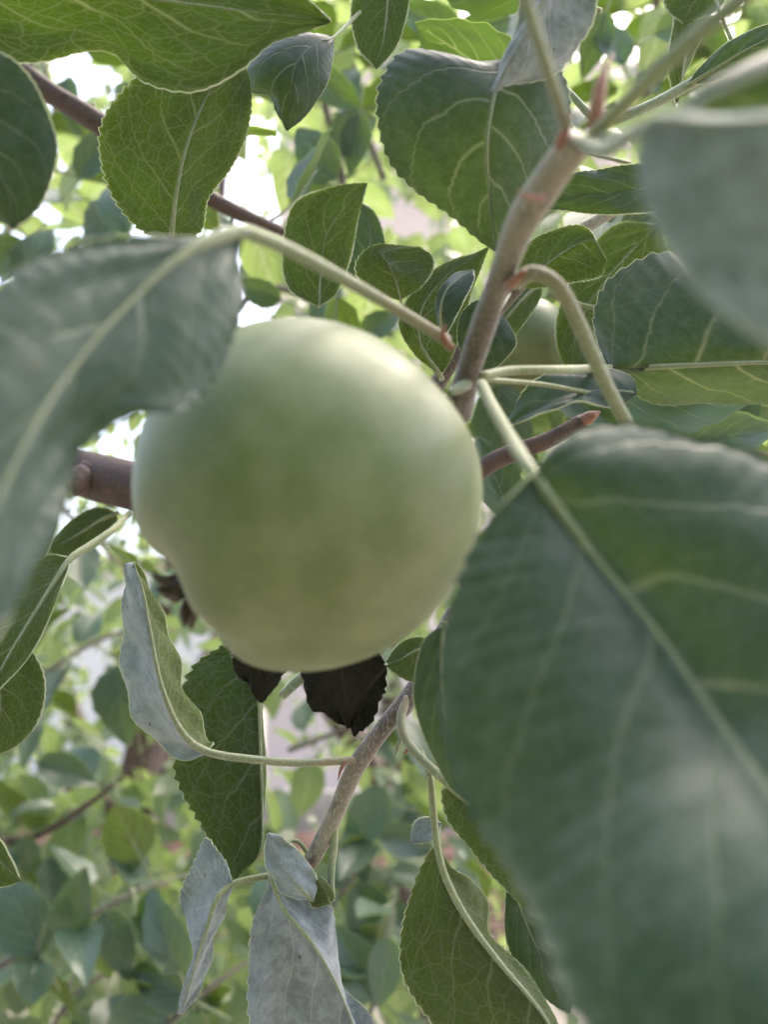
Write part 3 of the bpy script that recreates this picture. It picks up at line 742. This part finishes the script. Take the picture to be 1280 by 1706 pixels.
# very dark leaf behind the huge leaf's edge
leaf(lo, [(740, 1040, 17), (735, 1120, 16.8), (745, 1220, 16.7), (790, 1340, 16.8)], [(705, 1070, 17), (690, 1140, 16.9), (697, 1200, 16.8), (720, 1260, 16.8), (750, 1310, 16.8)], [(790, 1080, 17), (820, 1180, 17), (820, 1280, 16.9)],
     face='U', r_stalk=.6, teeth=24, amp=.025, label='blackish leaf edge just left of the huge leaf')
# leaf on the red stalk
leaf(lo, [(800, 1350, 20.6), (850, 1400, 20.4), (890, 1460, 20.3), (920, 1540, 20.4)], [(740, 1312, 20.8), (742, 1360, 20.7), (775, 1405, 20.6), (830, 1470, 20.5), (880, 1520, 20.4)],
     [(850, 1360, 20.6), (930, 1420, 20.5), (945, 1490, 20.4)], face='D', stalk=[(678, 1162, 22.0), (668, 1200, 21.6), (680, 1238, 21.3), (730, 1290, 20.9), (800, 1350, 20.6)], stalk_mat=STALK_RED,
     r_stalk=1.15, teeth=22, amp=.03, label='olive leaf on a red-based stalk running behind the huge leaf')
# hanging olive leaf
leaf(lo, [(728, 1405, 20.8), (742, 1460, 20.6), (775, 1525, 20.5), (830, 1600, 20.5), (905, 1690, 20.6), (960, 1790, 20.8)],
     [(712, 1425, 20.9), (690, 1475, 21.0), (668, 1550, 21.0), (668, 1620, 21.0), (700, 1680, 21), (760, 1745, 21), (850, 1790, 21)],
     [(752, 1450, 20.9), (790, 1468, 21.4), (815, 1500, 21.6), (812, 1550, 21.4), (850, 1592, 21.2), (895, 1640, 21.2), (930, 1700, 21)],
     face='D', stalk=[(700, 1252, 21.4), (716, 1290, 21.2), (722, 1350, 21.0), (728, 1405, 20.8)], r_stalk=.85, teeth=30, amp=.03, rib=.9, label='olive leaf underside hanging at the bottom, right of the shoot')
leaf(lo, [(735, 1372, 22.6), (715, 1375, 22.6), (700, 1385, 22.6), (684, 1405, 22.6)], [(715, 1360, 22.6), (690, 1370, 22.6)], [(730, 1395, 22.5), (710, 1405, 22.5)],
     face='D', under=FELT, crumple=0.03, r_stalk=.3, teeth=10, amp=.06, label='tiny pale leaf beside the hanging olive leaf')
# dark leaf lower right behind huge leaf
leaf(lo, [(850, 1460, 22.5), (870, 1520, 22.4), (900, 1590, 22.3), (950, 1690, 22.4)], [(842, 1500, 22.5), (845, 1570, 22.4), (880, 1640, 22.4)], [(900, 1480, 22.5), (950, 1560, 22.4), (970, 1640, 22.4)],
     face='U', r_stalk=.5, teeth=24, amp=.03, label='dark leaf between the hanging olive leaf and the huge leaf')
# pale felted leaf at the bottom
leaf(lo, [(452, 1440, 21.4), (470, 1510, 20.9), (515, 1565, 20.6), (560, 1640, 20.6), (610, 1760, 20.8)],
     [(448, 1475, 21.3), (424, 1530, 21.2), (412, 1600, 21.1), (418, 1680, 21.0), (450, 1780, 21), (540, 1800, 21)],
     [(495, 1450, 21.4), (548, 1510, 21.4), (566, 1590, 21.4), (585, 1660, 21.2), (615, 1720, 21)],
     face='D', under=FELT, crumple=0.03, stalk=[(520, 1432, 21.9), (490, 1400, 21.9), (452, 1440, 21.4)], r_stalk=.55, teeth=26, amp=.03, camber=.1, rib=.9, label='pale grey-blue felted leaf hanging at the bottom')
leaf(lo, [(520, 1500, 21.0), (500, 1480, 20.9), (470, 1440, 21.0), (446, 1388, 21.2)], [(470, 1490, 21.0), (448, 1450, 21.1), (440, 1415, 21.2)], [(530, 1470, 21.1), (505, 1425, 21.2), (470, 1395, 21.2)],
     face='D', under=FELT, crumple=0.03, r_stalk=.4, teeth=14, amp=.02, label='small grey felted leaf above the pale felted leaf')
leaf(lo, [(550, 1505, 21.2), (540, 1480, 21.1), (528, 1465, 21.1), (516, 1448, 21.2)], [(520, 1512, 21.2), (512, 1480, 21.2)], [(558, 1490, 21.2), (540, 1465, 21.2)],
     face='D', r_stalk=.3, teeth=8, amp=.02, label='tiny yellow-green leaf at the shoot tip')
# small whitish leaf with level stalk
leaf(lo, [(386, 1474, 21.6), (360, 1500, 21.3), (345, 1545, 21.2), (325, 1610, 21.3), (302, 1690, 21.5)],
     [(378, 1445, 21.8), (362, 1415, 21.9), (345, 1396, 22), (325, 1440, 22), (297, 1495, 22), (305, 1535, 21.8), (330, 1560, 21.5), (312, 1620, 21.5)],
     [(378, 1500, 21.5), (362, 1545, 21.6), (352, 1590, 21.7), (335, 1645, 21.6)],
     face='D', under=FELT, crumple=0.03, stalk=[(520, 1440, 21.9), (480, 1455, 21.8), (430, 1462, 21.7), (386, 1474, 21.6)], r_stalk=.8, teeth=30, amp=.05, camber=.04, label='small whitish leaf with toothed edge on a level pale stalk')

# ================================================================== BRANCHES FARTHER BACK (blurred)
def leaf_template(i):
    rr = np.random.default_rng(100 + i)
    nv, nh = 11, 3
    fold = rr.uniform(0.1, 0.5)
    curl = rr.uniform(-0.3, 0.9)
    wd = rr.uniform(0.27, 0.36)
    V, U = [], []
    for sgn in (1, -1):
        for a in range(nv):
            t = a / (nv - 1)
            hw = wd * (math.sin(math.pi * min(1, t ** 0.8 * 1.0)) ** 0.75) * (1.08 - 0.35 * t) + 0.004
            ang = curl * t
            yc = math.sin(ang) / curl if abs(curl) > .05 else t
            zc = -(1 - math.cos(ang)) / curl if abs(curl) > .05 else 0
            for b in range(-nh, nh + 1):
                s = b / nh
                h = hw * (1 + (0.07 if a % 2 else -0.03) * (abs(b) == nh))
                V.append((s * h * math.cos(fold), yc, zc + abs(s) * h * math.sin(fold) + 0.02 * math.sin(t * 9 + s * 2 + i) * abs(s) + sgn * 0.004))
                U.append((s, t))
    nc = 2 * nh + 1
    off = nv * nc
    F, FM = [], []
    for a in range(nv - 1):
        for b in range(nc - 1):
            q = (a * nc + b, a * nc + b + 1, (a + 1) * nc + b + 1, (a + 1) * nc + b)
            F.append(q); FM.append(0)
            F.append(tuple(x + off for x in q[::-1])); FM.append(1)
    n0 = len(V)
    V2, F2, U2 = tube_data([(0, -0.42, 0.10), (0, -0.2, 0.03), (0, 0, 0), (0, 0.5, -0.12 * max(curl, 0) - .0), ], [0.018, 0.015, 0.014, 0.003], n=8, k=5)
    V += [tuple(v) for v in V2]
    U += U2
    for f in F2:
        F.append(tuple(x + n0 for x in f)); FM.append(2)
    o = build('leaf', V, F, [FAR_UP, UNDER_FAR, STALK], None, fmat=FM, uvs=U)
    me = o.data
    bpy.data.objects.remove(o)
    return me


UNDER_FAR = leaf_material('far_leaf_under', (0.125, 0.165, 0.062), (0.150, 0.185, 0.078), (0.34, 0.38, 0.22), (0.50, 0.68, 0.13), 0.38, 0.62, 0.3, 0.15, 0.5, 1.0, detail=False)
TEMPL = [leaf_template(i) for i in range(7)]


def frame(p, d, n, size):
    d = d.normalized()
    n = (n - d * n.dot(d)).normalized()
    x = d.cross(n)
    m = Matrix((x, d, n)).transposed().to_4x4() @ Matrix.Diagonal((size, size, size, 1))
    return Matrix.Translation(p) @ m


GAPS = [(128, 108, 52), (170, 120, 30), (55, 372, 36), (240, 385, 20), (400, 305, 36), (440, 318, 26), (430, 470, 34), (425, 510, 22), (110, 860, 22), (320, 1070, 28), (650, 340, 34), (690, 370, 40), (1000, 60, 26), (780, 15, 26),
        (590, 1165, 40), (660, 1160, 34), (470, 1190, 20), (700, 1345, 20), (378, 1560, 14), (400, 1640, 20), (705, 205, 18), (265, 1340, 26), (300, 1400, 16), (120, 160, 14), (415, 245, 14), (115, 270, 14),
        (240, 960, 20), (100, 1000, 20), (150, 1100, 24), (60, 1260, 20), (330, 1210, 18), (480, 1245, 26), (545, 1310, 26), (430, 1330, 20), (620, 1290, 22), (210, 1240, 16), (480, 1420, 16), (560, 1540, 16),
        (20, 1660, 14), (140, 1180, 16), (240, 1300, 14), (20, 1180, 14)]


def in_gap(p):
    d = p - CAM
    z = d.dot(FWD)
    if z < .05:
        return False
    x, y = 640 + FPX * d.dot(RGT) / z, 853 - FPX * d.dot(UPV) / z
    r0 = .03 * FPX / z * .3
    return any((x - a) ** 2 + (y - b) ** 2 < (r + r0) ** 2 for a, b, r in GAPS)


def back_branch(pts, rmm, nleaf, size, label, seed, group='blurred leafy branches farther back', droop=0.35, flat=0.6, name='apple_branch', taper=0.35, extra=()):
    rr = random.Random(seed)
    p3 = [P(*q) for q in pts]
    e = root(name, p3[0], label, 'branch', group)
    tube('stem', p3, [rmm / 1000, rmm / 1000 * taper], LIMB if rmm > 4 else TWIG, e, n=36, k=9, lumps=.12, seed=seed)
    c = catmull(p3, 100)
    ga = rr.uniform(0, 6.28)
    for k in range(nleaf):
        i = int(6 + 92 * (k + rr.uniform(0, .8)) / nleaf)
        i = min(98, i)
        p = Vector(c[i])
        t = Vector(c[i] - c[i - 1]).normalized()
        ga += 2.4 + rr.uniform(-.4, .4)
        s1 = t.orthogonal().normalized()
        out = Matrix.Rotation(ga, 3, t) @ s1
        d = (out + t * rr.uniform(0.1, .7) + Vector((0, 0, -droop)) + Vector((rr.uniform(-.4, .4), rr.uniform(-.4, .4), rr.uniform(-.3, .3)))).normalized()
        n = Vector((rr.uniform(-flat, flat), rr.uniform(-flat, flat), 1.0))
        sz = size / 100 * rr.uniform(.75, 1.2)
        me = TEMPL[rr.randrange(7)]
        if in_gap(p + d * sz * .9):
            continue
        o = bpy.data.objects.new('leaf', me)
        COL.objects.link(o)
        o.parent = e
        o.matrix_basis = Matrix.Translation(-p3[0]) @ frame(p + d * sz * 0.40, d, n, sz)
    for (px, py, z, ang, ln, tilt) in extra:      # leaves one can pick out, and added shading leaves: base, image direction, length, lean
        sz = ln * z / FPX / 100
        a_ = math.radians(ang)
        d = (RGT * math.cos(a_) - UPV * math.sin(a_) + FWD * rr.uniform(-.25, .25)).normalized()
        n = UPV * tilt - FWD + RGT * rr.uniform(-.3, .3)
        o = bpy.data.objects.new('leaf', TEMPL[rr.randrange(7)])
        COL.objects.link(o)
        o.parent = e
        o.matrix_basis = Matrix.Translation(-p3[0]) @ frame(P(px, py, z), d, n, sz)
    return e


EXTRA = {
 13: [(215, 1455, 80, 262, 125, .5), (60, 1270, 82, 20, 110, .6), (40, 1390, 82, 80, 90, .4)],
 14: [(70, 1590, 64, 235, 150, .5), (110, 1560, 64, 285, 120, .5), (175, 1515, 64, 65, 120, .6), (265, 1480, 64, 100, 120, .4), (60, 1585, 64, 110, 130, .6)],
 15: [(300, 1620, 62, 250, 150, .6), (330, 1670, 62, 200, 150, .7), (440, 1585, 62, 70, 130, .5), (280, 1690, 62, 150, 170, .8)],
 16: [(590, 1470, 78, 70, 130, .5), (640, 1310, 78, 120, 130, .5), (630, 1390, 78, 15, 110, .5)],
 17: [(620, 1460, 90, 200, 120, .4), (700, 1430, 90, 250, 110, .6)],
 20: [(625, 1670, 66, 240, 140, .5), (650, 1560, 66, 100, 110, .6), (600, 1720, 66, 195, 120, .6)],
 1: [(215, 390, 44, 250, 150, -.5), (130, 300, 50, 300, 120, -.4), (250, 180, 50, 200, 120, -.5)],
 2: [(560, 300, 48, 230, 120, -.4), (545, 240, 50, 330, 110, -.5), (520, 120, 50, 40, 110, -.3), (600, 190, 50, 100, 100, -.4)],
 4: [(900, -20, 27, 200, 260, -.9), (930, -120, 25, 190, 280, -1.2), (880, 160, 28, 215, 230, -.7), (960, 250, 28, 190, 220, -.7), (770, 60, 50, 200, 120, -.4), (850, 30, 50, 160, 110, -.5), (720, 60, 52, 250, 110, -.3)],  # the large near ones are added to shade the heart-shaped leaf
 5: [(1040, 110, 50, 250, 120, -.4), (1090, 60, 50, 330, 120, -.4), (1010, 20, 50, 110, 110, -.5), (900, 20, 52, 60, 100, -.5)],
 7: [(40, 400, 46, 150, 120, -.4), (110, 130, 52, 80, 100, -.4), (30, 470, 46, 300, 120, -.4)],
 8: [(520, 540, 46, 300, 110, -.4), (470, 500, 46, 200, 90, -.5), (600, 560, 46, 330, 90, -.3)],
 10: [(930, 790, 28, 330, 150, .0), (1010, 760, 27, 10, 170, .0), (1130, 740, 28, 350, 170, .1), (850, 860, 27, 250, 150, .0)],
 9: [(1000, 655, 23.5, 358, 290, .1), (1090, 600, 23, 340, 280, .0), (1020, 520, 24, 10, 280, .0), (960, 470, 30, 60, 190, .0), (1040, 560, 31, 120, 180, .0), (1150, 520, 31, 60, 200, .0), (1230, 560, 31, 110, 190, .0), (1010, 400, 31, 330, 190, .0), (900, 620, 29, 40, 170, .0), (830, 640, 29, 80, 170, .0), (1180, 690, 30, 80, 120, .1), (1100, 640, 30, 40, 140, .1), (1240, 640, 30, 100, 130, .1)],  # the nearest ones are added to keep backlight off the level-stalked leaf
}
B = [
 # upper part, seen against the sky
 ([(-60, 60, 34), (60, 140, 34), (180, 215, 34), (350, 330, 35), (490, 395, 36), (600, 440, 38)], 5.2, 12, 5.0, 'bare purple-brown limb slanting down between the top left leaves'),
 ([(160, 420, 60), (230, 260, 58), (260, 120, 56), (320, -40, 55)], 3.0, 15, 6.0, 'blurred branch behind the net-veined leaf at the upper left'),
 ([(560, 420, 62), (570, 300, 60), (540, 170, 58), (500, 20, 56), (480, -80, 55)], 3.2, 17, 5.5, 'blurred branch rising left of the heart-shaped leaf'),
 ([(640, 300, 75), (600, 180, 74), (590, 60, 72), (620, -60, 70)], 3.0, 14, 5.5, 'blurred branch crossing behind the hanging top edge leaf'),
 ([(1000, 420, 64), (930, 250, 62), (840, 60, 60), (740, -60, 58)], 3.4, 17, 5.5, 'blurred bright green branch behind the heart-shaped leaf'),
 ([(1100, 260, 70), (1070, 120, 68), (1090, 20, 66), (1130, -80, 65)], 4.5, 16, 5.5, 'blurred upright branch behind the red bud'),
 ([(1350, 300, 80), (1250, 180, 78), (1180, 60, 76), (1150, -60, 75)], 3.0, 14, 6.0, 'blurred branch behind the thin twig at the top right corner'),
 ([(-60, 480, 62), (40, 340, 60), (90, 200, 58), (60, 60, 57)], 3.0, 15, 6.0, 'blurred branch behind the dark leaf at the upper left edge'),
 ([(330, 560, 55), (460, 480, 54), (580, 560, 55), (640, 640, 56)], 2.6, 11, 5.0, 'blurred branch showing just above the large apple'),
 ([(1320, 700, 42), (1200, 690, 42), (1080, 600, 42), (1010, 520, 43), (960, 450, 44)], 3.2, 15, 6.0, 'shaded branch behind the level-stalked leaf at the right edge'),
 ([(900, 900, 36), (960, 800, 36), (1080, 740, 37), (1300, 760, 38)], 3.0, 12, 5.5, 'shaded branch tucked behind the upper rim of the huge leaf'),
 # middle and lower left
 ([(-80, 760, 70), (60, 820, 70), (160, 900, 70), (240, 990, 72)], 3.0, 13, 6.0, 'blurred bright branch under the brown limb left of the apple'),
 ([(-80, 1200, 80), (60, 1130, 80), (180, 1060, 78), (300, 1050, 78)], 3.4, 15, 6.0, 'blurred branch behind the slate-blue folded leaf'),
 ([(-60, 1380, 85), (40, 1400, 85), (160, 1330, 84), (260, 1240, 84)], 4.5, 16, 6.0, 'blurred branch with pale leaves at the left edge under the folded leaf'),
 ([(-40, 1630, 66), (60, 1575, 66), (160, 1520, 66), (240, 1480, 67), (320, 1455, 68)], 3.2, 17, 5.5, 'blurred brown twig crossing the lower left corner'),
 ([(240, 1740, 64), (320, 1670, 64), (400, 1610, 65), (470, 1570, 66)], 3.0, 13, 5.5, 'blurred twig behind the small whitish leaf at the bottom'),
 ([(450, 1620, 80), (560, 1500, 80), (620, 1400, 80), (650, 1300, 80)], 3.2, 15, 6.0, 'blurred branch behind the slender hanging shoot'),
 ([(520, 1480, 95), (600, 1470, 95), (720, 1420, 95), (800, 1380, 95)], 4.0, 14, 6.5, 'blurred brown branch behind the hanging olive leaf'),
 ([(480, 1250, 90), (560, 1220, 90), (640, 1180, 90), (720, 1140, 90)], 3.0, 12, 6.0, 'blurred pale branch under the foot of the large apple'),
 ([(60, 1760, 74), (120, 1660, 74), (200, 1600, 75), (230, 1500, 76)], 2.6, 13, 6.0, 'blurred branch with pale oval leaf at the bottom left edge'),
 ([(560, 1760, 70), (620, 1680, 70), (640, 1580, 70), (660, 1480, 71)], 2.4, 12, 6.0, 'blurred branch between the pale felted leaf and the hanging olive leaf'),
]
for i, b in enumerate(B):
    back_branch(b[0], b[1], b[2] - len(EXTRA.get(i, ())), b[3], b[4], 40 + i, extra=EXTRA.get(i, ()))

# ================================================================== FAR FOLIAGE, one mass
def far_mass():
    V, F, U = [], [], []
    rr = np.random.default_rng(12)
    nv, nc = 6, 3
    pts = []
    for k in range(260):                         # clumps through the neighbouring crowns
        z = rr.uniform(1.3, 4.5)
        px = rr.uniform(-250, 1530)
        py = rr.uniform(-40, 1950)
        if py > 880 and rr.uniform() < .22:
            continue
        c0 = np.array(P(px, py, z * 100))
        for _ in range(52):
            pts.append((c0 + rr.normal(0, 1, 3) * np.array([.17, .17, .13]) * (0.5 + z * .25), rr.uniform(.045, .075)))
    for k in range(430):                         # mid-distance leaves against the sky
        pts.append((np.array(P(rr.uniform(-150, 1400), rr.uniform(-60, 700), rr.uniform(60, 140))), rr.uniform(.045, .065)))
    for k in range(420):                         # dense low growth at the left
        pts.append((np.array(P(rr.uniform(-150, 480), rr.uniform(1280, 1850), rr.uniform(80, 150))), rr.uniform(.05, .07)))
    for k in range(150):                         # shaded growth behind the shoot
        pts.append((np.array(P(rr.uniform(860, 1420), rr.uniform(330, 900), rr.uniform(33, 60))), rr.uniform(.04, .055)))
    for k in range(520):                         # nearer leaves low down
        pts.append((np.array(P(rr.uniform(-150, 900), rr.uniform(900, 1850), rr.uniform(85, 150))), rr.uniform(.05, .07)))
    for k in range(95):                          # unseen leaf clumps added beside and behind the lens to block light
        c0 = np.array([rr.uniform(-1.4, 1.1), rr.uniform(-1.1, .0), rr.uniform(1.0, 2.3)])
        for _ in range(46):
            q = c0 + rr.normal(0, .1, 3)
            if q[1] < .08 and (q[0] < -.14 - max(0, q[1]) * .75 or (q[1] < -.14 and q[0] < .8)):
                pts.append((q, rr.uniform(.05, .075)))
    if True:
        for p, sz in pts:
            if in_gap(Vector(p)):
                continue
            d = Vector((rr.normal(), rr.normal(), rr.normal() - .5)).normalized()
            n = Vector((rr.uniform(-.8, .8), rr.uniform(-.8, .8), 1))
            M = np.array(frame(Vector(p), d, n, sz))
            base = len(V)
            fold = rr.uniform(.05, .5)
            for a in range(nv):
                t = a / (nv - 1)
                hw = .31 * math.sin(math.pi * t ** .8) ** .8 + .004
                for b in (-1, 0, 1):
                    q = M @ np.array([b * hw * math.cos(fold), t, abs(b) * hw * math.sin(fold) - .25 * t * t, 1])
                    V.append(q[:3])
                    U.append((b, t))
            for a in range(nv - 1):
                for b in range(nc - 1):
                    F.append((base + a * nc + b, base + a * nc + b + 1, base + (a + 1) * nc + b + 1, base + (a + 1) * nc + b))
    o = build('foliage', V, F, [FAR_STUFF], None, uvs=U)
    o['kind'] = 'stuff'
    o['label'] = 'blurred mass of green leaves of the trees behind'
    o['category'] = 'foliage'


far_mass()

# a few limbs and trunks of the trees behind
def far_tree(px, z, label, seed, lean=.1):
    rr = random.Random(seed)
    b = P(px, 853, z * 100)
    b.z = 0
    e = root('apple_tree', b, label, 'tree', 'apple trees behind')
    top = b + Vector((lean, .1, 1.3))
    tube('trunk', [b + Vector((0, 0, -.05)), b + Vector((lean * .3, 0, .5)), top], [.085, .065, .055], LIMB, e, n=24, k=14, lumps=.1, seed=seed)
    for k in range(5):
        a = 2 * math.pi * k / 5 + rr.uniform(-.4, .4)
        d = Vector((math.cos(a), math.sin(a), 0))
        tube('limb', [top - Vector((0, 0, .06)), top + d * .4 + Vector((0, 0, .35)), top + d * .8 + Vector((0, 0, .85)), top + d * 1.0 + Vector((0, 0, 1.6))], [.04, .03, .02, .008], LIMB, e, n=20, k=9, lumps=.1, seed=seed + k)


far_tree(160, 2.6, 'apple tree trunk far behind the lower left twigs', 3)
far_tree(720, 3.4, 'apple tree trunk far behind the slender hanging shoot', 8, -.15)

# house wall far behind
hs = root('house', (4.2, 9.3, 0), 'pale pink plastered house far behind the trees', 'house')
box('wall', (3.5, 9.4, 4.5), (9.4, .3, 9.2), PLASTER, hs)
for cx in (1.6, 4.0, 6.4):
    for cz in (2.2, 5.2):
        f = box('window', (cx, 9.235, cz), (1.2, .06, 1.5), PAINT, hs)
        box('pane', (cx, 9.195, cz), (1.0, .03, 1.3), GLASS, f)
# whitewashed shed left of the house, added to brighten the low gaps
sd_r = root('shed', (-4.6, 9.6, 0), 'low whitewashed shed added far behind the lower left branches for bright gaps', 'shed')
box('wall', (-4.2, 9.75, 1.5), (5.6, .2, 3.1), WHITEWASH, sd_r)
box('roof', (-4.2, 10.6, 3.1), (6.0, 2.2, .09), MORTAR, sd_r)
# low brick wall
gw = root('garden_wall', (-3.2, 6.2, 0), 'low red brick garden wall seen through the lower leaves', 'wall')
box('wall_core', (-1.7, 6.3, .5), (7.0, .2, 1.0), MORTAR, gw)
bme = None
for r in range(13):
    for c in range(28):
        x = -5.2 + c * .25 + (.125 if r % 2 else 0)
        if bme is None:
            o = box('brick', (0, 0, 0), (.238, .10, .063), BRICK, None)
            bme = o.data
            bpy.data.objects.remove(o)
        if x > 1.8:
            continue
        if len([1 for _ in gw.children]) > 295:
            break
        o = bpy.data.objects.new('brick', bme)
        COL.objects.link(o)
        o.parent = gw
        o.location = Vector((x + .12, 6.165, .04 + r * .075)) - Vector((-3.2, 6.2, 0))
